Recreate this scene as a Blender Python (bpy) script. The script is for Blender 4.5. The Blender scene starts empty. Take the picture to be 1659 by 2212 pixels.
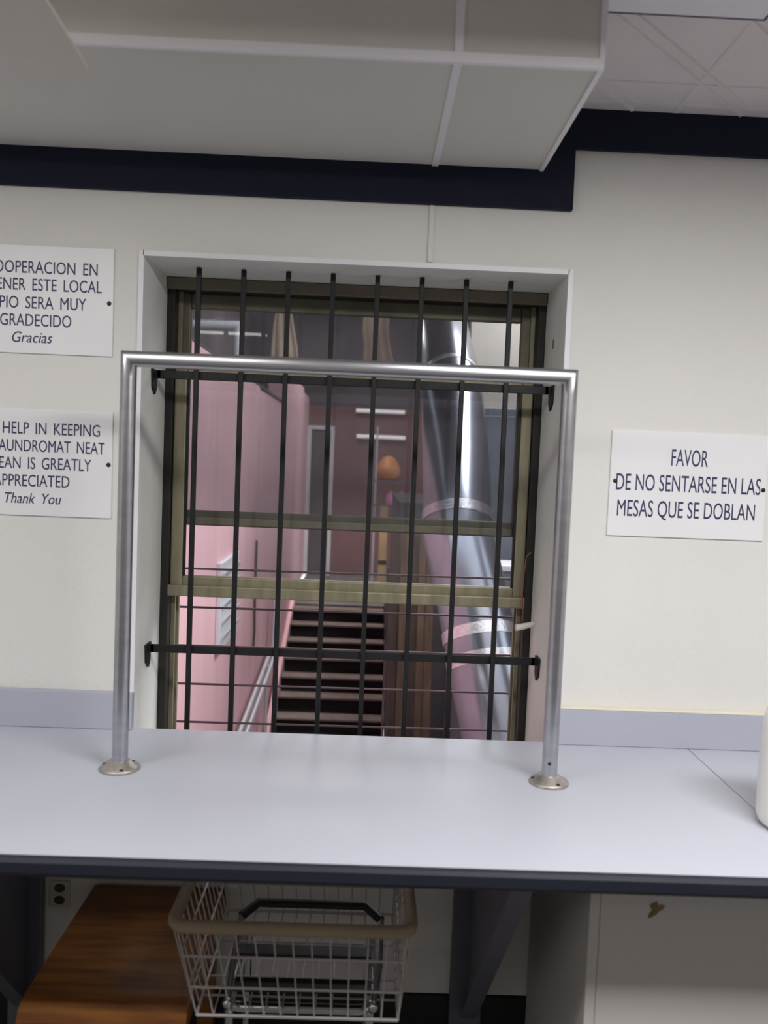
import bpy, bmesh, math, random
from mathutils import Vector, Matrix
random.seed(7)
C = bpy.context.scene.collection
SC = bpy.context.scene

# ------------------------------------------------------------------ camera
cam_d = bpy.data.cameras.new('camera'); cam = bpy.data.objects.new('camera', cam_d); C.objects.link(cam)
RX = Vector((0.99903758, -0.0175033, 0.04021875)); UP = Vector((-0.03910674, 0.05980766, 0.99744359)); FW = Vector((0.01986395, 0.99805645, -0.0590656))
m3 = Matrix((RX, UP, -FW)).transposed()
cam.matrix_world = Matrix.Translation((0, -2.1, 1.5848)) @ m3.to_4x4()
cam_d.sensor_fit = 'VERTICAL'; cam_d.sensor_height = 36.0
cam_d.lens = 36.0 * 1850.0 / 2212.0
cam_d.clip_start = 0.02
cam_d.dof.use_dof = True; cam_d.dof.focus_distance = 2.6; cam_d.dof.aperture_fstop = 3.0
SC.camera = cam

# ------------------------------------------------------------------ light
SC.view_settings.view_transform = 'Standard'; SC.view_settings.look = 'None'
SC.view_settings.gamma = 1; SC.view_settings.use_curve_mapping = False
SC.view_settings.exposure = 0.08
W = bpy.data.worlds.new('world'); SC.world = W; W.use_nodes = True
bg = W.node_tree.nodes['Background']; bg.inputs[0].default_value = (0.86, 0.92, 1.0, 1); bg.inputs[1].default_value = 1.8

def area(name, loc, sx, sy, power, col=(1, 0.97, 0.92), rot=(0, 0, 0)):
    l = bpy.data.lights.new(name, 'AREA'); l.shape = 'RECTANGLE'; l.size = sx; l.size_y = sy; l.energy = power; l.color = col
    o = bpy.data.objects.new(name, l); C.objects.link(o); o.location = loc; o.rotation_euler = rot
    return o
area('ceiling_lamp_front', (0.85, -1.48, 2.345), 1.2, 0.30, 41, (1, 0.985, 0.97))
area('fill_lamp_left', (-1.25, -1.50, 2.345), 1.2, 0.30, 24, (1, 0.985, 0.97))  # unseen lamp added to lift the left wall
area('ceiling_lamp_middle', (-1.05, -3.1, 2.40), 1.0, 0.12, 4, (1, 0.985, 0.97))
area('stair_fill', (-0.25, 7.6, 3.6), 1.0, 1.6, 75, (1.0, 0.95, 0.93))  # unseen fill added to brighten the stairs and far walls
area('skylight', (1.35, 2.7, 3.84), 0.9, 3.8, 230, (0.94, 0.96, 1.0))
# ------------------------------------------------------------------ materials
def lin(c):
    c = c / 255.0
    return c / 12.92 if c <= 0.04045 else ((c + 0.055) / 1.055) ** 2.4
MATS = {}
def mat(name, rgb, rough=0.6, metal=0.0, var=0.06, scale=6.0, bump=0.0, bscale=80.0, stretch=None, spec=0.5, rgb2=None):
    m = bpy.data.materials.new(name); m.use_nodes = True
    nt = m.node_tree; b = nt.nodes['Principled BSDF']
    col = [lin(x) for x in rgb]
    tc = nt.nodes.new('ShaderNodeTexCoord')
    mp = nt.nodes.new('ShaderNodeMapping'); nt.links.new(tc.outputs['Object'], mp.inputs[0])
    if stretch: mp.inputs['Scale'].default_value = stretch
    n = nt.nodes.new('ShaderNodeTexNoise'); n.inputs['Scale'].default_value = scale; n.inputs['Detail'].default_value = 5
    nt.links.new(mp.outputs[0], n.inputs['Vector'])
    r = nt.nodes.new('ShaderNodeValToRGB')
    c2 = [lin(x) for x in rgb2] if rgb2 else [x * (1 - 2 * var) for x in col]
    c1 = col if rgb2 else [min(1, x * (1 + var)) for x in col]
    r.color_ramp.elements[0].position = 0.3; r.color_ramp.elements[1].position = 0.7
    r.color_ramp.elements[0].color = (*c2, 1); r.color_ramp.elements[1].color = (*c1, 1)
    nt.links.new(n.outputs['Fac'], r.inputs[0]); nt.links.new(r.outputs[0], b.inputs['Base Color'])
    b.inputs['Roughness'].default_value = rough; b.inputs['Metallic'].default_value = metal
    b.inputs['Specular IOR Level'].default_value = spec
    if bump:
        n2 = nt.nodes.new('ShaderNodeTexNoise'); n2.inputs['Scale'].default_value = bscale; n2.inputs['Detail'].default_value = 3
        nt.links.new(mp.outputs[0], n2.inputs['Vector'])
        bp = nt.nodes.new('ShaderNodeBump'); bp.inputs['Strength'].default_value = bump; bp.inputs['Distance'].default_value = 0.004
        nt.links.new(n2.outputs['Fac'], bp.inputs['Height']); nt.links.new(bp.outputs[0], b.inputs['Normal'])
    MATS[name] = m
    return m
def glass(name, dust_rgb, dust, var, clear=0.9, rough=0.02):
    m = bpy.data.materials.new(name); m.use_nodes = True
    nt = m.node_tree; nt.nodes.clear()
    out = nt.nodes.new('ShaderNodeOutputMaterial')
    tr = nt.nodes.new('ShaderNodeBsdfTransparent'); tr.inputs[0].default_value = (clear, clear * 1.005, clear * 1.01, 1)
    gl = nt.nodes.new('ShaderNodeBsdfGlossy'); gl.inputs['Roughness'].default_value = rough
    df = nt.nodes.new('ShaderNodeBsdfDiffuse'); df.inputs[0].default_value = (*[lin(x) for x in dust_rgb], 1)
    fr = nt.nodes.new('ShaderNodeFresnel'); fr.inputs[0].default_value = 1.45
    m1 = nt.nodes.new('ShaderNodeMixShader'); m2 = nt.nodes.new('ShaderNodeMixShader')
    nt.links.new(fr.outputs[0], m1.inputs[0]); nt.links.new(tr.outputs[0], m1.inputs[1]); nt.links.new(gl.outputs[0], m1.inputs[2])
    tc = nt.nodes.new('ShaderNodeTexCoord'); n = nt.nodes.new('ShaderNodeTexNoise'); n.inputs['Scale'].default_value = 4; n.inputs['Detail'].default_value = 4
    nt.links.new(tc.outputs['Object'], n.inputs['Vector'])
    mr = nt.nodes.new('ShaderNodeMapRange'); mr.inputs['From Min'].default_value = 0.3; mr.inputs['From Max'].default_value = 0.7
    mr.inputs['To Min'].default_value = max(0, dust - var); mr.inputs['To Max'].default_value = dust + var
    nt.links.new(n.outputs['Fac'], mr.inputs['Value'])
    nt.links.new(mr.outputs[0], m2.inputs[0]); nt.links.new(m1.outputs[0], m2.inputs[1]); nt.links.new(df.outputs[0], m2.inputs[2])
    nt.links.new(m2.outputs[0], out.inputs[0])
    MATS[name] = m
    return m
def emit(name, rgb, s):
    m = bpy.data.materials.new(name); m.use_nodes = True
    b = m.node_tree.nodes['Principled BSDF']
    b.inputs['Base Color'].default_value = (0.8, 0.8, 0.8, 1)
    b.inputs['Emission Color'].default_value = (*[lin(x) for x in rgb], 1); b.inputs['Emission Strength'].default_value = s
    MATS[name] = m
    return m

WALL = mat('wall_paint', (227, 225, 221), 0.75, var=0.015, scale=2, bump=0.25, bscale=60)
REVEAL = mat('reveal_paint', (228, 228, 222), 0.6, var=0.03, scale=5, bump=0.15)
CEIL = mat('ceiling_tile_white', (222, 216, 217), 0.85, var=0.02, scale=4, bump=0.2, bscale=150)
SOFF = mat('soffit_panel', (214, 211, 205), 0.8, var=0.02, scale=2, bump=0.1)
WHITE_TRIM = mat('white_trim', (236, 234, 238), 0.45, var=0.01)
NAVY = mat('navy_paint', (25, 29, 48), 0.75, spec=0.25, var=0.05)
NAVY_EDGE = mat('navy_edge', (30, 34, 48), 0.5, var=0.06)
LAM = mat('grey_blue_laminate', (190, 193, 204), 0.42, var=0.012, scale=3, spec=0.35)
LAM2 = mat('grey_blue_backsplash', (178, 181, 194), 0.5, var=0.015, scale=4)
CAULK = mat('lit_cream_caulk', (228, 224, 205), 0.6, var=0.02)
PIPE = mat('brushed_aluminium', (190, 191, 196), 0.32, 1.0, var=0.05, scale=8, stretch=(1, 1, 6))
FLANGE = mat('worn_flange', (186, 180, 172), 0.45, 0.8, var=0.12, scale=60)
BLACK = mat('black_iron', (24, 23, 25), 0.55, 0.2, var=0.15, scale=30, bump=0.2)
BRONZE = mat('aged_window_metal', (152, 145, 120), 0.5, 0.25, var=0.10, scale=14, stretch=(4, 4, 0.6))
DKBRONZE = mat('dark_window_track', (48, 46, 42), 0.6, 0.2, var=0.15, scale=12)
SIGN = mat('sign_plastic', (238, 237, 240), 0.35, var=0.008)
INK = mat('navy_lettering', (50, 50, 92), 0.6, var=0.05)
SCREW = mat('dark_screw', (60, 54, 48), 0.4, 0.7, var=0.1)
WHITE_PLASTIC = mat('white_plastic', (238, 236, 232), 0.35, var=0.01)
FANW = mat('fan_blade_white', (212, 206, 196), 0.6, var=0.02)
WOOD = mat('orange_brown_wood', (146, 92, 32), 0.38, var=0.25, scale=5, stretch=(1, 9, 9), rgb2=(98, 54, 22))
WIREW = mat('white_wire', (186, 180, 176), 0.45, 0.0, var=0.04)
BUMPER = mat('beige_bumper', (164, 146, 120), 0.6, var=0.06)
BLACKP = mat('black_plastic', (20, 19, 20), 0.5, var=0.1)
CHROME = mat('chrome', (200, 200, 205), 0.15, 1.0, var=0.02)
GREYMET = mat('grey_painted_steel', (104, 104, 116), 0.5, 0.1, var=0.05)
PANEL = mat('white_panel', (206, 203, 200), 0.6, var=0.015, scale=3)
STAIN = mat('brown_stain', (140, 118, 84), 0.8, var=0.2, scale=40)
BASEB = mat('black_cove_base', (22, 20, 22), 0.5, var=0.1)
FLOORM = mat('floor_vinyl', (92, 88, 86), 0.4, var=0.12, scale=8)
OUTLETM = mat('outlet_ivory', (206, 198, 180), 0.45, var=0.02)
OUTLETD = mat('outlet_slots', (70, 62, 54), 0.6, var=0.02)
PINK = mat('pink_stucco', (230, 184, 189), 0.8, var=0.05, scale=1.3, stretch=(1, 3, 0.4), bump=0.2, bscale=30)
DKPINK = mat('dark_red_wall', (122, 84, 86), 0.8, var=0.08, scale=2)
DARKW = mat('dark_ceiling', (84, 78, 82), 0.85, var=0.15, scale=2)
CREAMOUT = mat('cream_stucco', (194, 188, 178), 0.8, var=0.04, scale=2)
CONC = mat('grey_concrete', (110, 106, 106), 0.85, var=0.12, scale=5)
TREAD = mat('dusty_tread', (126, 112, 104), 0.85, var=0.15, scale=6)
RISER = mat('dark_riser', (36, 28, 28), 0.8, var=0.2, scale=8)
GALV = mat('galvanised_duct', (158, 162, 174), 0.24, 1.0, var=0.05, scale=7)
TAPE = mat('foil_tape', (226, 226, 230), 0.3, 1.0, var=0.08, scale=50, bump=0.4, bscale=60)
BOARD = mat('brown_board', (96, 74, 58), 0.8, var=0.2, scale=3, stretch=(8, 8, 0.5))
BOARD2 = mat('dark_brown_board', (66, 50, 42), 0.8, var=0.2, scale=3, stretch=(8, 8, 0.5))
TAN = mat('tan_wood', (196, 164, 116), 0.8, var=0.1, scale=3)
BEIGE = mat('beige_cloth', (214, 192, 172), 0.9, var=0.06, scale=6)
ORANGE = mat('orange_plastic', (200, 130, 72), 0.5, var=0.06)
PINKP = mat('pink_plastic', (226, 140, 186), 0.5, var=0.06)
STEELBLUE = mat('blue_grey_steel', (112, 120, 132), 0.5, 0.3, var=0.08, scale=3)
WHITEMET = mat('white_metal', (216, 216, 220), 0.45, 0.1, var=0.03)
RUST = mat('rust_red_cord', (150, 92, 70), 0.8, var=0.1)
RAIL = mat('galvanised_rail', (206, 206, 214), 0.4, 0.35, var=0.05)
ROD = mat('dull_rod', (96, 78, 82), 0.6, 0.4, var=0.1)
GL_LO = glass('clear_glass', (190, 188, 190), 0.03, 0.015)
GL_UP = glass('dusty_glass', (140, 138, 146), 0.15, 0.05, clear=0.76)
TUBE_E = emit('lamp_tube_glow', (236, 224, 226), 1.1)

# ------------------------------------------------------------------ mesh helpers
def bx(bm, x0, x1, y0, y1, z0, z1):
    v = [bm.verts.new((x, y, z)) for x in (x0, x1) for y in (y0, y1) for z in (z0, z1)]
    for f in ((0, 1, 3, 2), (4, 6, 7, 5), (0, 4, 5, 1), (2, 3, 7, 6), (0, 2, 6, 4), (1, 5, 7, 3)):
        bm.faces.new([v[i] for i in f])
def prism(bm, pts, d):
    """pts: planar polygon, d: extrusion vector"""
    d = Vector(d); a = [bm.verts.new(p) for p in pts]; b = [bm.verts.new(Vector(p) + d) for p in pts]
    n = len(pts); bm.faces.new(a); bm.faces.new(b[::-1])
    for i in range(n): bm.faces.new((a[i], b[i], b[(i + 1) % n], a[(i + 1) % n]))
def tube(bm, pts, r, seg=16, cap=True, closed=False):
    """mitred sweep along a polyline; r may be a list"""
    P = [Vector(p) for p in pts]; n = len(P)
    rr = r if isinstance(r, (list, tuple)) else [r] * n
    rings = []; side = None
    for i in range(n):
        b = (P[(i + 1) % n] - P[i]).normalized() if (closed or i < n - 1) else None
        a = (P[i] - P[i - 1]).normalized() if (closed or i > 0) else b
        if b is None: b = a
        t = (a + b).normalized()
        if side is None:
            side = a.cross(Vector((0, 0, 1)))
            if side.length < 1e-3: side = a.cross(Vector((0, 1, 0)))
        side = (side - a * side.dot(a)).normalized(); up = a.cross(side)
        at = max(0.3, a.dot(t)); ring = []
        for j in range(seg):
            q = 2 * math.pi * j / seg
            o = (side * math.cos(q) + up * math.sin(q)) * rr[i]
            ring.append(bm.verts.new(P[i] + o - a * (o.dot(t) / at)))
        rings.append(ring)
        side = a.rotation_difference(b) @ side
    m = n if closed else n - 1
    for i in range(m):
        A, B = rings[i], rings[(i + 1) % n]
        for j in range(seg): bm.faces.new((A[j], A[(j + 1) % seg], B[(j + 1) % seg], B[j]))
    if cap and not closed: bm.faces.new(rings[0][::-1]); bm.faces.new(rings[-1])
def lathe(bm, prof, cx, cy, seg=32):
    """prof: list of (r, z)"""
    rings = []
    for r, z in prof:
        rings.append([bm.verts.new((cx + r * math.cos(2 * math.pi * j / seg), cy + r * math.sin(2 * math.pi * j / seg), z)) for j in range(seg)] if r > 1e-6 else [bm.verts.new((cx, cy, z))])
    for A, B in zip(rings, rings[1:]):
        for j in range(seg):
            k = (j + 1) % seg
            if len(A) == 1 and len(B) == 1: continue
            if len(A) == 1: bm.faces.new((A[0], B[k], B[j]))
            elif len(B) == 1: bm.faces.new((A[j], A[k], B[0]))
            else: bm.faces.new((A[j], A[k], B[k], B[j]))
    if len(rings[0]) > 1: bm.faces.new(rings[0][::-1])
    if len(rings[-1]) > 1: bm.faces.new(rings[-1])
def finish(name, bm, m, parent=None, bev=0.0, smooth=None, bseg=2):
    bmesh.ops.recalc_face_normals(bm, faces=bm.faces)
    me = bpy.data.meshes.new(name); bm.to_mesh(me); bm.free()
    o = bpy.data.objects.new(name, me); C.objects.link(o); me.materials.append(m)
    if bev:
        b = o.modifiers.new('bevel', 'BEVEL'); b.width = bev; b.segments = bseg; b.limit_method = 'ANGLE'; b.angle_limit = math.radians(40)
    if smooth is not None:
        for p in me.polygons: p.use_smooth = True
        try: me.set_sharp_from_angle(angle=math.radians(smooth))
        except Exception: pass
    if parent is not None:
        o.parent = parent
        o.matrix_parent_inverse = Matrix.Translation(-Vector(parent['_base'])) if '_base' in parent else Matrix.Identity(4)
    return o
def box(name, m, parent, *b, bev=0.0):
    bm = bmesh.new(); bx(bm, *b); return finish(name, bm, m, parent, bev)
def pipe(name, m, parent, pts, r, seg=16, smooth=45, closed=False):
    bm = bmesh.new(); tube(bm, pts, r, seg, closed=closed); return finish(name, bm, m, parent, smooth=smooth)
BASES = []
def thing(name, label, cat, loc, group=None):
    o = bpy.data.objects.new(name, None); C.objects.link(o); o.empty_display_size = 0.05
    o.location = loc; o['_base'] = list(loc); BASES.append(o)
    o['label'] = label; o['category'] = cat
    if group: o['group'] = group
    return o
def tag(o, label, cat, group=None):
    o['label'] = label; o['category'] = cat
    if group: o['group'] = group
    return o
def struct(o):
    o['kind'] = 'structure'; return o

# ================================================================== THE ROOM
X0, X1, Z1, SILL = -0.560, 0.467, 2.056, 0.72     # window opening
CZ = 2.442                                         # ceiling height
WT = 0.36                                          # wall thickness
bm = bmesh.new()
bx(bm, -2.6, X0, 0, WT, 0, CZ); bx(bm, X1, 2.6, 0, WT, 0, CZ)
bx(bm, X0, X1, 0, WT, Z1, CZ); bx(bm, X0, X1, 0, WT, 0, SILL)
struct(finish('wall_back', bm, WALL))
struct(box('wall_left', WALL, None, -2.66, -2.6, -5.2, WT, 0, CZ))
struct(box('wall_right', WALL, None, 2.6, 2.66, -5.2, WT, 0, CZ))
struct(box('wall_front', WALL, None, -2.66, 2.66, -5.26, -5.2, 0, CZ))
struct(box('floor', FLOORM, None, -2.66, 2.66, -5.26, WT, -0.06, 0))
# ceiling with embossed diagonal tiles and grid bars
bm = bmesh.new()
bx(bm, -2.66, 2.66, -5.26, WT, CZ, CZ + 0.06)
def ridge(a, b, w, h):
    a = Vector(a); b = Vector(b); d = (b - a).normalized(); s = Vector((-d.y, d.x)) * w / 2
    v = [bm.verts.new((*(p + q), CZ + 0.001)) for p, q in ((a, s), (b, s), (b, -s), (a, -s))]
    t = [bm.verts.new((*(p + q * 0.5), CZ - h)) for p, q in ((a, s), (b, s), (b, -s), (a, -s))]
    bm.faces.new(t)
    for i in range(4): bm.faces.new((v[i], v[(i + 1) % 4], t[(i + 1) % 4], t[i]))
for k in range(-3, 7):
    c = -0.897 + 0.26 * k
    a = max(0.40, -1.2 - c); b = min(1.9, -0.045 - c)
    if b - a > 0.05:
        for o_ in (-0.016, 0.016): ridge((a, a + c + o_ * 1.3), (b, b + c + o_ * 1.3), 0.012, 0.005)
for x in (0.697, 1.307, 1.917): ridge((x, -1.2), (x, -0.02), 0.024, 0.0025)
for y in (-0.466, -1.076): ridge((0.40, y), (2.5, y), 0.024, 0.0025)
for y in (-0.06, -0.17): ridge((0.40, y), (2.5, y), 0.010, 0.003)
struct(finish('ceiling', bm, CEIL))

# soffit (boxed-in duct along the wall)
SX, SZ, SY = 0.385, 2.295, -0.547
sof = struct(box('soffit', SOFF, None, -2.6, SX, SY, 0, SZ, CZ))
bm = bmesh.new(); bx(bm, -2.6, SX + 0.003, SY - 0.004, SY + 0.006, SZ - 0.004, SZ); bx(bm, -2.6, SX + 0.003, SY - 0.004, SY, SZ, SZ + 0.014)
finish('edge_trim', bm, WHITE_TRIM, sof)
bm = bmesh.new(); bx(bm, SX - 0.006, SX + 0.004, SY + 0.006, -0.003, SZ - 0.004, SZ); bx(bm, SX, SX + 0.004, SY + 0.006, -0.003, SZ, SZ + 0.014)
finish('edge_trim', bm, WHITE_TRIM, sof)
bm = bmesh.new(); bx(bm, SX - 0.006, SX + 0.004, SY - 0.004, SY, SZ + 0.014, CZ - 0.001); bx(bm, SX, SX + 0.004, SY, SY + 0.014, SZ, CZ - 0.001)
finish('edge_trim', bm, WHITE_TRIM, sof)
box('seam_strip', WHITE_TRIM, sof, 0.122, 0.138, SY + 0.006, -0.003, SZ - 0.004, SZ, bev=0.0015)
box('seam_strip', WHITE_TRIM, sof, 0.122, 0.138, SY - 0.004, SY, SZ + 0.014, CZ - 0.001, bev=0.0015)

# navy band that steps round the end of the soffit, mitred
TX, TL, TU, TY = 0.4647, 2.204, 2.349, -0.016
bm = bmesh.new()
prism(bm, [(-2.6, TY, TL), (TX, TY, TL), (SX, TY, SZ), (-2.6, TY, SZ)], (0, 0.016, 0))
prism(bm, [(TX, TY, TL), (TX, TY, TU), (SX, TY, CZ), (SX, TY, SZ)], (0, 0.016, 0))
prism(bm, [(TX, TY, TU), (2.6, TY, TU), (2.6, TY, CZ), (SX, TY, CZ)], (0, 0.016, 0))
struct(finish('trim_1', bm, NAVY, bev=0.0007))
struct(box('trim_2', WALL, None, 0.1215, 0.1345, -0.006, 0, Z1 + 0.012, TL, bev=0.003))      # joint cover above the window
bm = bmesh.new()                                                                    # bead around the window opening
bx(bm, X0 - 0.010, X0 + 0.002, -0.005, 0.004, SILL, Z1 + 0.010); bx(bm, X1 - 0.002, X1 + 0.010, -0.005, 0.004, SILL, Z1 + 0.010)
bx(bm, X0, X1, -0.005, 0.004, Z1 - 0.002, Z1 + 0.010)
struct(finish('trim_3', bm, WHITE_TRIM))
# black cove base under the counter
bm = bmesh.new(); prism(bm, [(-2.6, 0, 0.24), (-2.6, -0.006, 0.236), (-2.6, -0.008, 0.03), (-2.6, -0.03, 0.0), (-2.6, 0, 0)], (5.2, 0, 0))
struct(finish('baseboard_back', bm, BASEB))
# reveal facings (painted lining of the opening)
bm = bmesh.new()
bx(bm, X0, X0 + 0.002, 0.004, 0.24, SILL, Z1); bx(bm, X1 - 0.002, X1, 0.004, 0.24, SILL, Z1); bx(bm, X0, X1, 0.004, 0.24, Z1 - 0.002, Z1)
struct(finish('trim_4', bm, REVEAL))

# ------------------------------------------------------------------ window (double hung, lower sash raised)
wn = bpy.data.objects.new('window_1', None); C.objects.link(wn); wn['kind'] = 'structure'
def frame_bm(x0, x1, z0, z1, y0, y1, ls, rs, bs, ts):
    bm = bmesh.new()
    bx(bm, x0, x0 + ls, y0, y1, z0, z1); bx(bm, x1 - rs, x1, y0, y1, z0, z1)
    bx(bm, x0 + ls, x1 - rs, y0, y1, z0, z0 + bs); bx(bm, x0 + ls, x1 - rs, y0, y1, z1 - ts, z1)
    return bm
finish('outer_frame', frame_bm(X0 + 0.001, X1 - 0.001, SILL, Z1 - 0.001, 0.24, 0.355, 0.022, 0.022, 0.03, 0.03), DKBRONZE, wn, bev=0.003)
box('head_rail', mat('brown_head_metal', (120, 110, 96), 0.6, 0.1, var=0.1), wn, X0 + 0.003, X1 - 0.003, 0.225, 0.24, Z1 - 0.034, Z1 - 0.003, bev=0.003)
bm = bmesh.new()                                      # side tracks
bx(bm, X0 + 0.022, X0 + 0.034, 0.285, 0.296, SILL + 0.03, Z1 - 0.03); bx(bm, X1 - 0.034, X1 - 0.022, 0.285, 0.296, SILL + 0.03, Z1 - 0.03)
bx(bm, X0 + 0.022, X0 + 0.034, 0.33, 0.345, SILL + 0.03, Z1 - 0.03); bx(bm, X1 - 0.034, X1 - 0.022, 0.33, 0.345, SILL + 0.03, Z1 - 0.03)
finish('side_track', bm, BRONZE, wn)
SA, SB = X0 + 0.024, X1 - 0.024
us = finish('upper_sash', frame_bm(SA, SB, 1.385, 2.026, 0.299, 0.325, 0.03, 0.034, 0.042, 0.042), DKBRONZE, wn, bev=0.004)
us.data.materials.clear(); us.data.materials.append(mat('upper_sash_shaded_metal', (112, 108, 92), 0.5, 0.25, var=0.12, scale=12))  # same window metal, darkened in colour for the shadow up here
box('pane', GL_UP, us, SA + 0.028, SB - 0.032, 0.310, 0.314, 1.425, 1.986)
box('meeting_rail', BRONZE, us, SA + 0.03, SB - 0.034, 0.292, 0.299, 1.389, 1.409, bev=0.002)
ls = finish('lower_sash', frame_bm(SA, SB, 1.196, 1.828, 0.254, 0.282, 0.034, 0.030, 0.052, 0.036), BRONZE, wn, bev=0.004)
box('pane', GL_LO, ls, SA + 0.032, SB - 0.028, 0.266, 0.270, 1.246, 1.794)
box('pull_rail', BRONZE, ls, SA - 0.004, SB + 0.004, 0.240, 0.254, 1.193, 1.224, bev=0.004)
bm = bmesh.new()
bx(bm, SA + 0.034, SA + 0.040, 0.256, 0.266, 1.248, 1.792); bx(bm, SB - 0.036, SB - 0.030, 0.256, 0.266, 1.248, 1.792); bx(bm, SA + 0.04, SB - 0.036, 0.256, 0.266, 1.786, 1.792)
finish('glazing_gasket', bm, BLACKP, ls)
for x in (-0.295, 0.155):
    bm = bmesh.new(); bx(bm, x - 0.026, x + 0.026, 0.258, 0.278, 1.828, 1.838); bx(bm, x - 0.006, x + 0.006, 0.262, 0.274, 1.838, 1.849)
    finish('sash_lock', bm, BLACKP, ls, bev=0.003)

# ------------------------------------------------------------------ black security grille
gr = thing('window_grille', 'black iron security grille of eight upright bars fixed inside the window opening', 'grille', (-0.05, 0.1, SILL))
for k in range(8):
    x = -0.4465 + 0.1127 * k
    bm = bmesh.new(); bx(bm, x - 0.0062, x + 0.0062, 0.094, 0.1065, SILL, Z1 - 0.004); finish('upright_bar', bm, BLACK, gr, bev=0.0015)
for z in (1.783, 1.077):
    bm = bmesh.new(); bx(bm, X0 + 0.012, X1 - 0.012, 0.1066, 0.1126, z - 0.0105, z + 0.0105); finish('cross_bar', bm, BLACK, gr, bev=0.0015)
    for s, xe in ((1, X0 + 0.002), (-1, X1 - 0.002)):
        bm = bmesh.new()
        prism(bm, [(xe, 0.085, z + 0.012), (xe, 0.135, z + 0.012), (xe, 0.13, z - 0.035), (xe, 0.115, z - 0.052), (xe, 0.092, z - 0.035)], (s * 0.006, 0, 0))
        bx(bm, min(xe, xe + s * 0.02), max(xe, xe + s * 0.02), 0.1066, 0.1126, z - 0.0105, z + 0.0105)
        finish('end_bracket', bm, BLACK, gr, bev=0.001)

# thin outside guard rods
gd = thing('wire_guard', 'thin horizontal rods of a guard outside the lower half of the window', 'window guard', (-0.05, 0.5, 0.6))
for k in range(6):
    z = 0.645 + 0.1185 * k
    pipe('rod', ROD, gd, [(-0.66, 0.5, z - 0.002), (0.57, 0.5, z + 0.004)], 0.0035, 8)
pipe('upright_rod', ROD, gd, [(0.073, 0.507, 0.62), (0.073, 0.507, 1.26)], 0.0035, 8)
for x in (-0.66, 0.57):
    box('mounting_bar', ROD, gd, x - 0.01, x + 0.01, 0.36, 0.51, 0.62, 1.26)

# cord and peg in the right reveal
cd = tag(pipe('pull_cord', RUST, None, [(0.452, 0.225, 1.352), (0.440, 0.223, 1.34), (0.436, 0.221, 1.30), (0.434, 0.22, 1.24), (0.437, 0.219, 1.19), (0.436, 0.219, 1.165)], 0.0018, 8), 'thin rust red cord hanging beside the right end of the raised sash', 'cord')
bm = bmesh.new(); tube(bm, [(0.464, 0.19, 1.163), (0.449, 0.18, 1.160), (0.412, 0.17, 1.153)], [0.007, 0.008, 0.009], 12)
tag(finish('sash_peg', bm, WHITE_PLASTIC, None, smooth=50), 'short white peg sticking out of the right window reveal under the sash', 'peg')
bm = bmesh.new(); lathe(bm, [(0.0, -0.004), (0.008, -0.004), (0.008, 0.0), (0.0, 0.001)], 0, 0, 16)
pl = finish('plug', bm, STAIN, None); pl.rotation_euler = (0, math.radians(-90), 0); pl.location = (X1 - 0.003, 0.13, 1.905); pl.scale = (1.6, 1, 1)
tag(pl, 'small dull filled hole high on the right window reveal', 'plug')

# ------------------------------------------------------------------ counters
ct = thing('folding_counter', 'long grey-blue laminate folding counter with navy edge under the barred window', 'counter', (-0.7, -0.35, 0))
D = -0.690
SEAM = 0.822
box('countertop', LAM, ct, -2.6, SEAM - 0.0012, D + 0.004, -0.001, 0.868, 0.900)
bm = bmesh.new()
prism(bm, [(-2.6, D + 0.004, 0.9005), (-2.6, D - 0.004, 0.8985), (-2.6, D - 0.008, 0.892), (-2.6, D - 0.008, 0.874), (-2.6, D - 0.004, 0.867), (-2.6, D + 0.004, 0.865)], (SEAM - 0.0012 + 2.6, 0, 0))
finish('edge_band', bm, NAVY_EDGE, ct)
box('backsplash', LAM2, ct, -2.6, -0.558, -0.020, -0.001, 0.9005, 0.992, bev=0.0015)
box('backsplash', LAM2, ct, 0.486, 2.6, -0.020, -0.001, 0.9005, 0.990, bev=0.0015)
box('caulk_bead', CAULK, ct, 0.486, 2.6, -0.021, -0.001, 0.990, 0.996, bev=0.002)  # caulk coloured bright cream for the lit top of the ledge
c2 = thing('corner_counter', 'grey-blue laminate counter section right of the slanting seam, by the white jug', 'counter', (1.7, -0.35, 0))
box('countertop', LAM, c2, SEAM + 0.0012, 2.6, D + 0.004, 0.0, 0.868, 0.900)
bm = bmesh.new()
prism(bm, [(SEAM + 0.0012, D + 0.004, 0.9005), (SEAM + 0.0012, D - 0.004, 0.8985), (SEAM + 0.0012, D - 0.008, 0.892), (SEAM + 0.0012, D - 0.008, 0.874), (SEAM + 0.0012, D - 0.004, 0.867), (SEAM + 0.0012, D + 0.004, 0.865)], (2.6 - SEAM - 0.0012, 0, 0))
finish('edge_band', bm, NAVY_EDGE, c2)

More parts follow.
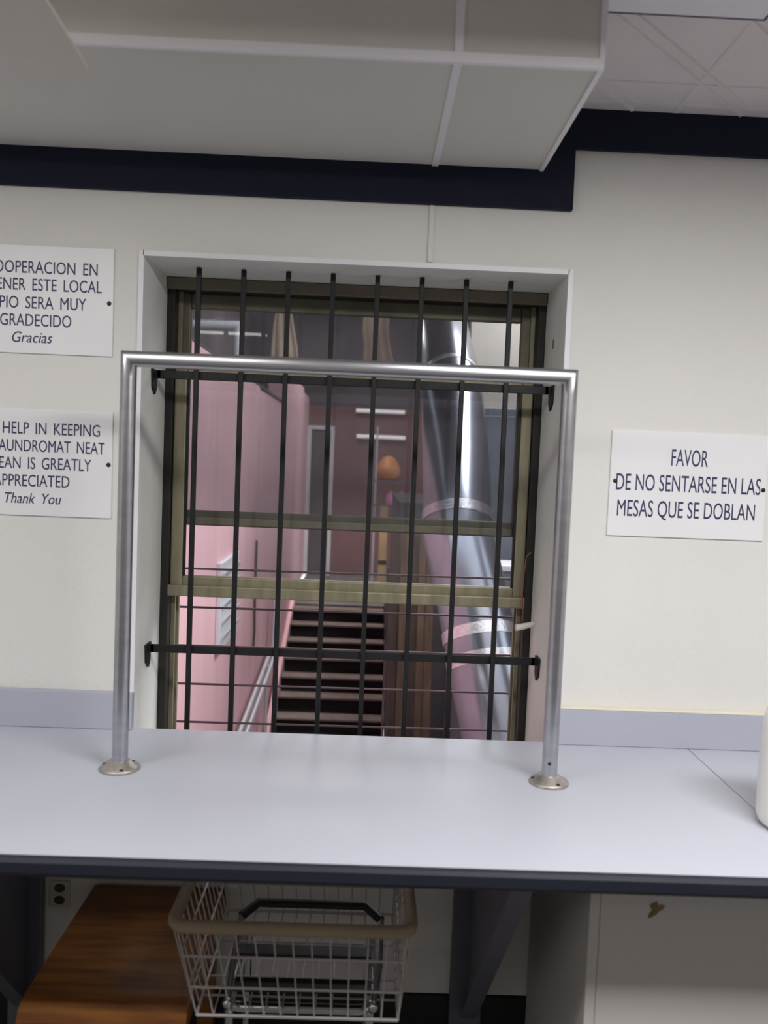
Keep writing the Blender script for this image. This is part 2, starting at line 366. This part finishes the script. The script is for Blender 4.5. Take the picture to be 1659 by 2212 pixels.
# supports under the counter
def bracket(x, label):
    t = thing('counter_bracket', label, 'bracket', (x, -0.05, 0), 'steel brackets under the folding counter')
    box('wall_post', GREYMET, t, x - 0.045, x + 0.035, -0.034, -0.009, 0.0, 0.864, bev=0.003)
    bm = bmesh.new(); prism(bm, [(x - 0.003, -0.035, 0.863), (x - 0.003, -0.635, 0.863), (x - 0.003, -0.635, 0.845), (x - 0.003, -0.05, 0.215), (x - 0.003, -0.035, 0.215)], (0.006, 0, 0))
    finish('gusset_plate', bm, GREYMET, t)
    d = Vector((0, -0.585, 0.63)).normalized(); n = Vector((0, -d.z, d.y))
    n = Vector((0, -0.63, -0.585)).normalized()
    p = Vector((0, -0.05, 0.215)); q = Vector((0, -0.635, 0.845))
    bm = bmesh.new(); prism(bm, [(x - 0.02, p.y, p.z), (x + 0.02, p.y, p.z), (x + 0.02, q.y, q.z), (x - 0.02, q.y, q.z)], n * 0.005)
    finish('flange', bm, GREYMET, t, bev=0.001)
bracket(0.30, 'grey steel triangular bracket under the counter between basket and white panel')
bracket(-0.80, 'grey steel triangular bracket under the counter left of the wall outlet')

cb = thing('base_cabinet', 'plain white panelled cabinet under the right end of the counter', 'cabinet', (1.5, -0.27, 0))
box('side_panel', PANEL, cb, 0.452, 0.472, -0.53, -0.009, 0.0, 0.865, bev=0.002)
box('front_panel', PANEL, cb, 0.4725, 2.55, -0.53, -0.51, 0.0, 0.865, bev=0.002)
bm = bmesh.new()
pts = []
for k in range(18):
    q = 2 * math.pi * k / 18; r = 0.011 * (1 + 0.35 * math.sin(3 * q + 1) + 0.2 * math.sin(5 * q))
    pts.append((0.577 + r * math.cos(q) + 0.35 * r * math.sin(q), -0.5315, 0.757 + 1.25 * r * math.sin(q)))
prism(bm, pts, (0, 0.0012, 0)); finish('chip_mark', bm, STAIN, cb)

# ------------------------------------------------------------------ pipe rail on the counter
PY, PA, PB, PZ = -0.279, -0.5114, 0.4189, 1.778
pr_ = thing('pipe_rail', 'brushed aluminium pipe frame standing on the counter in front of the window', 'rail', (-0.05, PY, 0.9))
pipe('left_post', PIPE, pr_, [(PA, PY, 0.902), (PA, PY, 1.74)], 0.0168, 28)
pipe('right_post', PIPE, pr_, [(PB, PY, 0.902), (PB, PY, 1.74)], 0.0168, 28)
pipe('top_pipe', PIPE, pr_, [(PA, PY, 1.7395), (PA, PY, PZ), (PB, PY, PZ), (PB, PY, 1.7395)], 0.0170, 28)
for x in (PA, PB):
    bm = bmesh.new(); lathe(bm, [(0.0175, 0.9005), (0.042, 0.9005), (0.043, 0.903), (0.041, 0.907), (0.030, 0.910), (0.024, 0.918), (0.0175, 0.920)], x, PY, 40)
    fl = finish('base_flange', bm, FLANGE, pr_, smooth=50)
    for k in range(3):
        q = 2 * math.pi * k / 3 - 1.2
        bm = bmesh.new(); lathe(bm, [(0.0045, 0.907), (0.0045, 0.9095), (0.0, 0.911)], x + 0.034 * math.cos(q), PY + 0.034 * math.sin(q), 12)
        s = finish('screw', bm, SCREW, fl)
bm = bmesh.new(); lathe(bm, [(0.004, -0.002), (0.004, 0.0), (0, 0.001)], 0, 0, 12)
s = finish('set_screw', bm, SCREW, None); s.parent = pr_; s.matrix_parent_inverse = Matrix.Translation(-Vector(pr_['_base'])); s.rotation_euler = (math.radians(90), 0, 0); s.location = (PB - 0.004, PY - 0.0165, 0.948)

# ------------------------------------------------------------------ signs
def text_mesh(body, shear=0.0, gap=1.0):
    cu = bpy.data.curves.new('txt', 'FONT'); cu.body = body; cu.size = 1; cu.shear = shear; cu.space_word = gap; cu.extrude = 0.01; cu.resolution_u = 4
    o = bpy.data.objects.new('txt', cu); C.objects.link(o)
    dg = bpy.context.evaluated_depsgraph_get(); me = bpy.data.meshes.new_from_object(o.evaluated_get(dg))
    bpy.data.objects.remove(o); bpy.data.curves.remove(cu)
    return me
def ext(me):
    xs = [v.co.x for v in me.vertices]; return min(xs), max(xs)
def sign(x0, x1, z0, z1, lines, screws, label, gap=1.0):
    t = thing('wall_sign', label, 'sign', ((x0 + x1) / 2, 0, z0))
    box('plate', SIGN, t, x0, x1, -0.006, 0, z0, z1, bev=0.001)
    for body, seen, xl, xr, zb, cap, sh in lines:
        me = text_mesh(body, sh, gap); ms = text_mesh(seen, sh, gap)
        a, b = ext(ms); kx = (xr - xl) / (b - a); A, B = ext(me)
        kz = cap / 0.72 * (0.93 if gap > 1 else 1)
        for v in me.vertices:
            v.co = (xr + (v.co.x - B) * kx, -0.0066 if v.co.z > 0 else -0.0060, zb + v.co.y * kz)
        bpy.data.meshes.remove(ms); me.name = 'lettering'
        me.materials.clear(); me.materials.append(INK)
        o = bpy.data.objects.new('lettering', me); C.objects.link(o); o.parent = t; o.matrix_parent_inverse = Matrix.Translation(-Vector(t['_base']))
    for sx, sz in screws:
        bm = bmesh.new(); bmesh.ops.create_uvsphere(bm, u_segments=16, v_segments=8, radius=0.0055)
        for v in bm.verts: v.co = (sx + v.co.x, -0.006 + min(0, v.co.y) * 0.5, sz + v.co.z)
        finish('screw', bm, SCREW, t, smooth=60)
SGN_LINES = __import__('json').loads('''{"a": [["SU COOPERACION EN", "OPERACION EN", -0.8879, -0.667, 2.0001, 0.0318, 0], ["MANTENER ESTE LOCAL", "ESTE LOCAL", -0.8214, -0.6562, 1.9592, 0.0318, 0], ["LIMPIO SERA MUY", "SERA MUY", -0.8372, -0.6929, 1.9164, 0.0318, 0], ["AGRADECIDO", "GRADECIDO", -0.8972, -0.7274, 1.8748, 0.0318, 0], ["Gracias", "Gracias", -0.868, -0.772, 1.8355, 0.0284, 0.25]], "b": [["YOUR HELP IN KEEPING", "HELP IN KEEPING", -0.887, -0.6536, 1.6163, 0.0318, 0], ["THIS LAUNDROMAT NEAT", "AUNDROMAT NEAT", -0.8964, -0.6416, 1.5739, 0.0318, 0], ["& CLEAN IS GREATLY", "EAN IS GREATLY", -0.8947, -0.6731, 1.5319, 0.0318, 0], ["APPRECIATED", "PPRECIATED", -0.8864, -0.7248, 1.4895, 0.0318, 0], ["Thank You", "Thank You", -0.8802, -0.7441, 1.4482, 0.0284, 0.25]], "c": [["FAVOR", "FAVOR", 0.742, 0.8323, 1.6025, 0.042, 0], ["DE NO SENTARSE EN LAS", "DE NO SENTARSE EN LAS", 0.6087, 0.9671, 1.5388, 0.042, 0], ["MESAS QUE SE DOBLAN", "MESAS QUE SE DOBLAN", 0.6146, 0.9564, 1.4748, 0.042, 0]]}''')
sign(-1.017, -0.629, 1.810, 2.066, SGN_LINES['a'], [(-0.638, 1.936), (-1.008, 1.936)], 'white plastic sign with Spanish navy lettering ending Gracias, upper of two left of window', 1.7)
sign(-1.012, -0.624, 1.419, 1.6765, SGN_LINES['b'], [(-0.6315, 1.549), (-1.002, 1.549)], 'white plastic sign with English navy lettering ending Thank You, lower one left of window', 1.7)
sign(0.593, 0.981, 1.4255, 1.685, SGN_LINES['c'], [(0.606, 1.560), (0.974, 1.551)], 'white plastic sign reading FAVOR DE NO SENTARSE on the wall right of the window')

# ------------------------------------------------------------------ white jug at the right edge
jg = thing('detergent_jug', 'white plastic jug standing on the counter at the far right', 'jug', (0.868, -0.47, 0.9))
bm = bmesh.new()
lathe(bm, [(0.060, 0.9006), (0.068, 0.902), (0.076, 0.910), (0.080, 0.925), (0.079, 1.03), (0.076, 1.105), (0.070, 1.128), (0.052, 1.146), (0.03, 1.153)], 0.872, -0.47, 48)
finish('body', bm, WHITE_PLASTIC, jg, smooth=60)
bm = bmesh.new(); lathe(bm, [(0.024, 1.1532), (0.030, 1.154), (0.031, 1.183), (0.029, 1.189), (0.0, 1.19)], 0.872, -0.47, 32)
finish('cap', bm, WHITE_PLASTIC, jg, smooth=50)

# ------------------------------------------------------------------ ceiling fixture (top right)
cf = thing('ceiling_light', 'white ceiling light panel with dark edge, beside the boxed soffit', 'ceiling light', (0.545, -0.78, CZ))
box('housing', NAVY, cf, 0.392, 0.7035, -1.08, -0.468, CZ - 0.012, CZ - 0.0052)
bm = bmesh.new()
bx(bm, 0.396, 0.697, -1.076, -0.4775, CZ - 0.0145, CZ - 0.0122)
finish('diffuser', bm, mat('diffuser_white', (232, 232, 240), 0.4, var=0.02, scale=9), cf, bev=0.001)

# ------------------------------------------------------------------ ceiling fan
FX, FY, FZ = -0.50, -1.30, 2.205
fn = thing('ceiling_fan', 'white ceiling fan with one rounded blade reaching in at the upper left', 'fan', (FX, FY, CZ))
bm = bmesh.new(); lathe(bm, [(0.0, CZ - 0.0005), (0.065, CZ - 0.0005), (0.062, CZ - 0.03), (0.016, CZ - 0.05), (0.016, 2.31), (0.07, 2.30), (0.105, 2.27), (0.105, 2.225), (0.08, 2.20), (0.0, 2.195)], FX, FY, 40)
finish('motor_housing', bm, FANW, fn, smooth=40)
def blade(ang):
    prof = [(0.17, -0.055), (0.25, -0.066), (0.55, -0.080), (0.62, -0.080), (0.655, -0.070), (0.672, -0.045), (0.678, 0.0), (0.676, 0.03), (0.668, 0.062), (0.648, 0.078), (0.615, 0.082), (0.55, 0.080), (0.25, 0.066), (0.17, 0.055)]
    bm = bmesh.new(); tl = math.radians(10)
    R_ = Matrix.Rotation(ang, 3, 'Z')
    def pt(a, w): return Vector((FX, FY, FZ)) + R_ @ Vector((a, w * math.cos(tl), w * math.sin(tl)))
    prism(bm, [pt(a, w) for a, w in prof], (0, 0, 0.006))
    b = finish('blade', bm, FANW, fn, bev=0.002)
    bm = bmesh.new(); prism(bm, [pt(a, w) for a, w in [(0.085, -0.02), (0.22, -0.045), (0.24, 0.0), (0.22, 0.045), (0.085, 0.02)]], (0, 0, 0.012))
    for v in bm.verts: v.co.z += 0.004
    finish('blade_iron', bm, FANW, fn)
for k in range(4): blade(math.radians(95.0) + k * math.pi / 2)

# ------------------------------------------------------------------ under the counter
ot = thing('wall_outlet', 'ivory duplex wall outlet on the wall under the counter', 'outlet', (-0.731, 0, 0.43))
box('cover_plate', OUTLETM, ot, -0.757, -0.7055, -0.005, 0, 0.438, 0.507, bev=0.002)
for z in (0.488, 0.457):
    bm = bmesh.new(); pts = [(-0.731 + 0.0135 * math.cos(2 * math.pi * k / 20), -0.0058, z + 0.011 * math.sin(2 * math.pi * k / 20)) for k in range(20)]
    prism(bm, pts, (0, 0.001, 0)); finish('receptacle', bm, OUTLETD, ot)

bn = thing('wooden_bench', 'orange-brown wooden bench under the counter left of the wire basket', 'bench', (-0.50, -0.22, 0))
bm = bmesh.new(); BX0, BX1 = -0.642, -0.313
prof = [(-0.010, 0.503), (-0.445, 0.503), (-0.468, 0.499), (-0.484, 0.489), (-0.492, 0.473), (-0.492, 0.455), (-0.010, 0.455)]
prism(bm, [(BX0, y, z) for y, z in prof], (BX1 - BX0, 0, 0)); finish('seat', bm, WOOD, bn, bev=0.002)
box('front_rail', WOOD, bn, BX0 + 0.02, BX1 - 0.02, -0.48, -0.46, 0.38, 0.4545, bev=0.002)
for x in (BX0 + 0.02, BX1 - 0.06):
    for y in (-0.48, -0.07): box('leg', WOOD, bn, x, x + 0.04, y + 0.021, y + 0.061, 0.0, 0.4545, bev=0.002)

# wire laundry basket
RZ = 0.690
k0 = thing('laundry_basket', 'white wire laundry basket with beige bumper rim under the counter', 'basket', (-0.115, -0.29, 0))
BF, BB, BL, BR = -0.520, -0.075, -0.340, 0.118          # rim
bf, bb, bl, br_, bz = -0.490, -0.10, -0.293, 0.099, 0.497   # bottom
def corner(x0, x1, y0, y1, z, r):
    pts = []
    for cx, cy, a in ((x0 + r, y0 + r, 180), (x1 - r, y0 + r, 270), (x1 - r, y1 - r, 0), (x0 + r, y1 - r, 90)):
        for k in range(5):
            q = math.radians(a + 90 * k / 4); pts.append((cx + r * math.cos(q), cy + r * math.sin(q), z))
    return pts
pipe('rim', BUMPER, k0, corner(BL, BR, BF, BB, RZ, 0.03), 0.0125, 12, closed=True)
def lerp(a, b, t): return a + (b - a) * t
def side_panel(A0, A1, B0, B1, nv, hs):
    """A0-A1 top edge, B0-B1 bottom edge"""
    bm = bmesh.new(); A0, A1, B0, B1 = map(Vector, (A0, A1, B0, B1))
    for k in range(nv + 1):
        t = k / nv; tube(bm, [A0.lerp(A1, t), B0.lerp(B1, t)], 0.0017, 8)
    for h, r in hs: tube(bm, [A0.lerp(B0, h), A1.lerp(B1, h)], r, 8)
    return bm
hs = [(0.33, 0.0026), (0.68, 0.0026), (1.0, 0.003)]
finish('front_mesh', side_panel((BL + .01, BF, RZ), (BR - .01, BF, RZ), (bl, bf, bz), (br_, bf, bz), 12, hs), WIREW, k0, smooth=60)
finish('back_mesh', side_panel((BL + .01, BB, RZ), (BR - .01, BB, RZ), (bl, bb, bz), (br_, bb, bz), 12, hs), WIREW, k0, smooth=60)
finish('side_mesh', side_panel((BL, BF + .01, RZ), (BL, BB - .01, RZ), (bl, bf, bz), (bl, bb, bz), 12, hs), WIREW, k0, smooth=60)
finish('side_mesh', side_panel((BR, BF + .01, RZ), (BR, BB - .01, RZ), (br_, bf, bz), (br_, bb, bz), 12, hs), WIREW, k0, smooth=60)
bm = bmesh.new()
for k in range(13):
    x = lerp(bl, br_, k / 12); tube(bm, [(x, bf, bz), (x, bb, bz)], 0.0017, 8)
for k in range(7):
    y = lerp(bf, bb, k / 6); tube(bm, [(bl, y, bz - 0.002), (br_, y, bz - 0.002)], 0.0022, 8)
finish('bottom_mesh', bm, WIREW, k0, smooth=60)
bm = bmesh.new(); tube(bm, corner(bl + 0.05, br_ - 0.05, bf + 0.05, bb - 0.05, bz - 0.015, 0.03), 0.010, 12, closed=True); finish('base_frame', bm, CHROME, k0, smooth=60)
for x in (bl + 0.055, br_ - 0.055):
    for y in (bf + 0.055, bb - 0.055):
        l = pipe('leg', CHROME, k0, [(x, y, bz - 0.02), (x, y, 0.075)], 0.010, 12)
        bm = bmesh.new(); tube(bm, [(x - 0.012, y, 0.036), (x + 0.012, y, 0.036)], 0.035, 20); finish('caster', bm, BLACKP, k0, smooth=40)
# dark frame lying in the basket
fr = thing('folded_frame', 'dark tubular frame with chrome legs lying inside the wire basket', 'frame', (-0.12, -0.3, bz))
FPTS = [(-0.236, -0.475, 0.513), (-0.238, -0.40, 0.55), (-0.236, -0.305, 0.595), (-0.205, -0.265, 0.605), (0.03, -0.265, 0.605), (0.065, -0.305, 0.595), (0.062, -0.40, 0.55), (0.05, -0.475, 0.513)]
pipe('side_tube', CHROME, fr, FPTS[:3], 0.0065, 12); pipe('side_tube', CHROME, fr, FPTS[-3:][::-1], 0.0065, 12)
pipe('grip_bar', BLACKP, fr, FPTS[2:6], 0.0095, 14)
for y, z in ((-0.44, 0.529), (-0.375, 0.561)):
    box('slat', BLACKP, fr, -0.229, 0.045, y - 0.02, y + 0.02, z - 0.004, z + 0.004, bev=0.002)
for x in (-0.236, 0.05):
    bm = bmesh.new(); bmesh.ops.create_uvsphere(bm, u_segments=14, v_segments=8, radius=0.0105)
    for v in bm.verts: v.co = v.co + Vector((x, -0.475, 0.512))
    finish('end_cap', bm, CHROME, fr, smooth=60)

# ================================================================== OUTSIDE (areaway with stairs)
GZ = -0.90
struct(box('floor_areaway', CONC, None, -0.8, 3.0, WT, 5.25, GZ - 0.06, GZ))
struct(box('floor_landing', CONC, None, -0.8, 3.0, 7.18, 10.0, -0.9, 0.0))
bm = bmesh.new(); bx(bm, -0.95, -0.8, WT, 4.1, GZ, 2.08); bx(bm, -0.95, -0.815, 4.1, 5.85, GZ, 2.08); bx(bm, -0.95, -0.79, 5.85, 8.0, GZ, 2.4); bx(bm, -0.95, -0.84, 8.0, 10, 0, 2.4)
struct(finish('wall_areaway_left', bm, PINK))
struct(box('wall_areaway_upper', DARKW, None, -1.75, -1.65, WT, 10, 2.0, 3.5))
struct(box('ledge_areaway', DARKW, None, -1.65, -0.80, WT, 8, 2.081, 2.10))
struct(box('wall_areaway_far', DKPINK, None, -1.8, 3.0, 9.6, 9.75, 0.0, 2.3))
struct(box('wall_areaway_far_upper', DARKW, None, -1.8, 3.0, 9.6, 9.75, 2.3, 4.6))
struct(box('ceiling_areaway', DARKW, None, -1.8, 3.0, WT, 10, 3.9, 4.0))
struct(box('wall_areaway_right', CREAMOUT, None, 0.78, 3.0, 4.82, 4.95, GZ, 3.9))
bm = bmesh.new()
bx(bm, 1.9, 2.0, WT, 1.05, GZ, 3.9); bx(bm, 1.9, 2.0, 1.55, 4.82, GZ, 3.9); bx(bm, 1.9, 2.0, 1.05, 1.55, GZ, 0.3); bx(bm, 1.9, 2.0, 1.05, 1.55, 2.6, 3.9)
struct(finish('wall_areaway_added', bm, CONC))  # unseen wall added so its bright gap streaks the duct
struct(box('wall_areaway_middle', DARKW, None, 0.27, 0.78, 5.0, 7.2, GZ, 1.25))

st = thing('staircase', 'concrete stairs with dusty treads rising away between pink walls outside the window', 'stairs', (-0.28, 6.2, GZ))
N = 8; run = (7.18 - 5.0) / N; rise = 0.9 / N
for k in range(N):
    y = 5.0 + run * k; z = GZ + rise * (k + 1)
    bm = bmesh.new(); bx(bm, -0.74, 0.22, y - 0.03, y + 0.15, z - 0.02, z); finish('tread', bm, TREAD, st, bev=0.006)
bm = bmesh.new()
pts = [(-0.738, 5.03, GZ)]
for k in range(N):
    y = 5.04 + run * k; z = GZ + rise * (k + 1) - 0.021
    pts += [(-0.738, y, GZ + rise * k - 0.021 if k else GZ), (-0.738, y, z)]
pts += [(-0.738, 7.17, GZ + rise * N - 0.021), (-0.738, 7.17, GZ)]
prism(bm, pts[1:], (0.956, 0, 0)); finish('riser_block', bm, RISER, st)
for x in (-0.785, 0.225):
    bm = bmesh.new(); prism(bm, [(x, 4.8, GZ), (x, 4.8, GZ + 0.14), (x, 7.17, 0.10), (x, 7.17, -0.3), (x, 5.3, GZ)], (0.04, 0, 0)); finish('stringer', bm, PINK if x < 0 else RISER, st)

hr = thing('handrail', 'pair of galvanised pipe handrails running up along the pink wall outside', 'handrail', (-0.74, 4.1, GZ))
for dx, dz in ((0, 0), (0.035, -0.03)):
    pipe('rail', RAIL, hr, [(-0.752 + dx, 2.6, -0.23 + dz), (-0.752 + dx, 3.19, -0.17 + dz), (-0.752 + dx, 4.6, -0.05 + dz), (-0.752 + dx, 5.09, 0.0 + dz), (-0.752 + dx, 5.15, 0.42 + dz)], 0.017, 14)
for y in (2.7, 4.6): pipe('post', RAIL, hr, [(-0.74, y, GZ), (-0.74, y, -0.23 + 0.09 * (y - 2.6))], 0.014, 12)

vt = thing('wall_vent', 'white louvred vent on the pink wall seen at a slant outside', 'vent', (-0.8, 2.9, 0.5))
box('frame', WHITEMET, vt, -0.8, -0.772, 2.52, 3.15, 0.50, 1.00, bev=0.006)
for k in range(5):
    z = 0.56 + 0.088 * k
    bm = bmesh.new(); prism(bm, [(-0.7715, 2.56, z), (-0.7715, 3.11, z), (-0.755, 3.11, z + 0.04), (-0.755, 2.56, z + 0.04)], (0.002, 0, -0.004)); finish('louvre', bm, WHITEMET, vt)

tag(pipe('wall_cable', ROD, None, [(-0.785, 4.06, 0.98), (-0.785, 4.06, 0.45), (-0.783, 4.07, 0.32), (-0.786, 4.06, 0.18)], 0.009, 8), 'thin dark cable hanging down the pink wall outside', 'cable')
# round galvanised duct
DA = [(0.640, 1.55, -0.9), (0.638, 1.58, 0.10), (0.620, 1.62, 0.40), (0.570, 1.70, 0.62), (0.535, 1.80, 0.82), (0.487, 1.90, 1.05), (0.440, 2.00, 1.25), (0.436, 2.20, 1.60), (0.436, 2.60, 1.99), (0.455, 3.40, 2.34), (0.487, 4.40, 2.78), (0.508, 5.10, 3.13), (0.52, 5.6, 3.4)]
du = thing('exhaust_duct', 'large round galvanised duct bending up and away at the right of the window view', 'duct', (0.64, 1.55, GZ))
pipe('duct_run', GALV, du, DA, 0.168, 40)
for i, h in ((3, 0.35), (3, 0.9), (6, 0.2), (8, 0.1), (10, 0.2)):
    a = Vector(DA[i]); b = Vector(DA[i + 1]); d = (b - a).normalized(); c = a + (b - a) * h
    pipe('tape_collar', TAPE, du, [c - d * 0.026, c + d * 0.026], 0.1725, 40)

# steel cabinet and small box right of the duct
sc = thing('steel_cabinet', 'blue-grey steel cabinet standing behind the duct outside', 'cabinet', (0.95, 3.1, GZ))
box('body', STEELBLUE, sc, 0.62, 1.5, 3.0, 3.6, GZ, 1.93, bev=0.01)
box('door', STEELBLUE, sc, 0.65, 1.05, 2.985, 2.9995, GZ + 0.1, 1.88, bev=0.004)
eb = thing('meter_box', 'small grey box with pale lid at the lower right of the window view', 'box', (0.80, 2.7, GZ))
box('body', GREYMET, eb, 0.735, 0.95, 2.5, 2.75, GZ, 1.015, bev=0.006)
box('lid', WHITEMET, eb, 0.725, 0.96, 2.49, 2.76, 1.0155, 1.05, bev=0.006)

# boards leaning behind the duct
bx_ = [(0.20, 0.275, BOARD2, 1.02), (0.285, 0.345, BOARD, 1.10), (0.352, 0.425, BOARD2, 1.00), (0.432, 0.49, BOARD, 1.06), (0.497, 0.56, BOARD, 0.96)]
lab = ['dark brown board leaning upright beside the stairs, leftmost of five', 'brown board leaning upright, second from the stairs', 'dark brown board leaning upright, middle of the five', 'brown board leaning upright, fourth from the stairs', 'brown board leaning upright nearest the duct']
for (a, b, m, h), l in zip(bx_, lab):
    bm = bmesh.new(); prism(bm, [(a, 4.45, GZ), (b, 4.45, GZ), (b, 4.78, h), (a, 4.78, h)], (0, 0.03, 0)); tag(finish('board', bm, m, None, bev=0.003), l, 'board', 'boards leaning beside the stairs')

# far end: door, post, rack with things, tubes
dr = thing('far_door', 'dark door with pale jambs at the top of the outside stairs', 'door', (-0.65, 9.6, 0))
box('leaf', DARKW, dr, -0.78, -0.53, 9.565, 9.599, 0.0, 1.95)
for x in (-0.84, -0.53): box('jamb', WHITEMET, dr, x, x + 0.05, 9.54, 9.599, 0.0, 1.98)
box('head', WHITEMET, dr, -0.84, -0.48, 9.54, 9.599, 1.981, 2.03)
ps = thing('wood_post', 'pale tan wooden post at the top of the outside stairs', 'post', (0.2, 8.9, 0))
box('shaft', TAN, ps, 0.17, 0.27, 8.9, 9.0, 0.0, 1.0, bev=0.004)
box('strap', RISER, ps, 0.168, 0.272, 8.898, 9.002, 0.25, 0.31)
rk = thing('storage_rack', 'grey metal shelf rack at the far end of the landing', 'rack', (0.33, 8.35, 0))
for x in (0.08, 0.54):
    for y in (8.2, 8.5): box('upright', RAIL, rk, x, x + 0.02, y, y + 0.02, 0, 2.0)
for z in (1.06, 1.36): box('shelf', GREYMET, rk, 0.08, 0.56, 8.2, 8.52, z - 0.02, z)
bm = bmesh.new(); lathe(bm, [(0.10, 1.3605), (0.135, 1.38), (0.145, 1.50), (0.14, 1.51), (0.12, 1.56), (0.07, 1.63), (0.0, 1.66)], 0.24, 8.35, 28)
tag(finish('orange_sack', bm, ORANGE, None, smooth=60), 'round orange sack on the upper shelf of the far rack', 'sack')
for x, l in ((0.27, 'pink bottle on the lower shelf of the far rack, left one'), (0.40, 'pink bottle on the lower shelf of the far rack, right one')):
    bm = bmesh.new(); lathe(bm, [(0.045, 1.0605), (0.05, 1.08), (0.05, 1.17), (0.03, 1.2), (0.028, 1.23), (0, 1.235)], x, 8.3, 24)
    tag(finish('bottle', bm, PINKP, None, smooth=60), l, 'bottle', 'pink bottles on the far rack')
for xa, xb, z, l in ((-0.20, 0.46, 2.255, 'upper of two pale lamp tubes across the far wall'), (-0.18, 0.48, 1.91, 'lower of two pale lamp tubes across the far wall')):
    t = thing('lamp_tube', l, 'lamp', ((xa + xb) / 2, 9.5, z), 'lamp tubes on the far wall')
    pipe('tube', TUBE_E, t, [(xa, 9.52, z), (xb, 9.52, z)], 0.022, 12)
    box('batten', WHITEMET, t, xa, xb, 9.545, 9.599, z - 0.03, z + 0.03)

# pieces high on the left
wp = tag(pipe('reflection_pipe', WHITEMET, None, [(-1.6, 2.9, 2.31), (-0.78, 2.9, 2.33), (-0.78, 2.9, 2.1)], 0.028, 14), 'added white pipe standing in for a lamp reflection above the pink wall outside', 'pipe')  # bar put where a room lamp reflects in the upper glass
def cloth(name, pts, y, label):
    bm = bmesh.new(); n = 14
    rows = []
    for xl, xr, z in pts:
        rows.append([bm.verts.new((lerp(xl, xr, k / n), y + 0.02 * math.sin(k * 1.3 + z * 2), z)) for k in range(n + 1)])
    for A, B in zip(rows, rows[1:]):
        for k in range(n): bm.faces.new((A[k], A[k + 1], B[k + 1], B[k]))
    o = finish(name, bm, BEIGE, None, smooth=80)
    s = o.modifiers.new('solid', 'SOLIDIFY'); s.thickness = 0.012
    return tag(o, label, 'cloth')
cloth('hanging_cloth', [(-0.09, 0.13, 3.89), (-0.10, 0.14, 3.0), (-0.11, 0.13, 2.8), (-0.09, 0.15, 2.65), (-0.09, 0.19, 2.5), (-0.12, 0.19, 2.42)], 5.9, 'wide beige cloth hanging under the dark overhang outside, seen through upper pane')
cloth('draped_cloth', [(-0.86, -0.82, 3.89), (-0.90, -0.78, 3.0), (-0.93, -0.74, 2.8), (-0.94, -0.70, 2.6), (-0.95, -0.68, 2.42)], 5.9, 'narrow beige cloth hanging left of the wide one outside')
for i, (x, w) in enumerate(((-1.25, 0.10), (-0.55, 0.09), (0.33, 0.10))):
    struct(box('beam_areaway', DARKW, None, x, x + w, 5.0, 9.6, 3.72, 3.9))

for o in BASES:
    del o['_base']
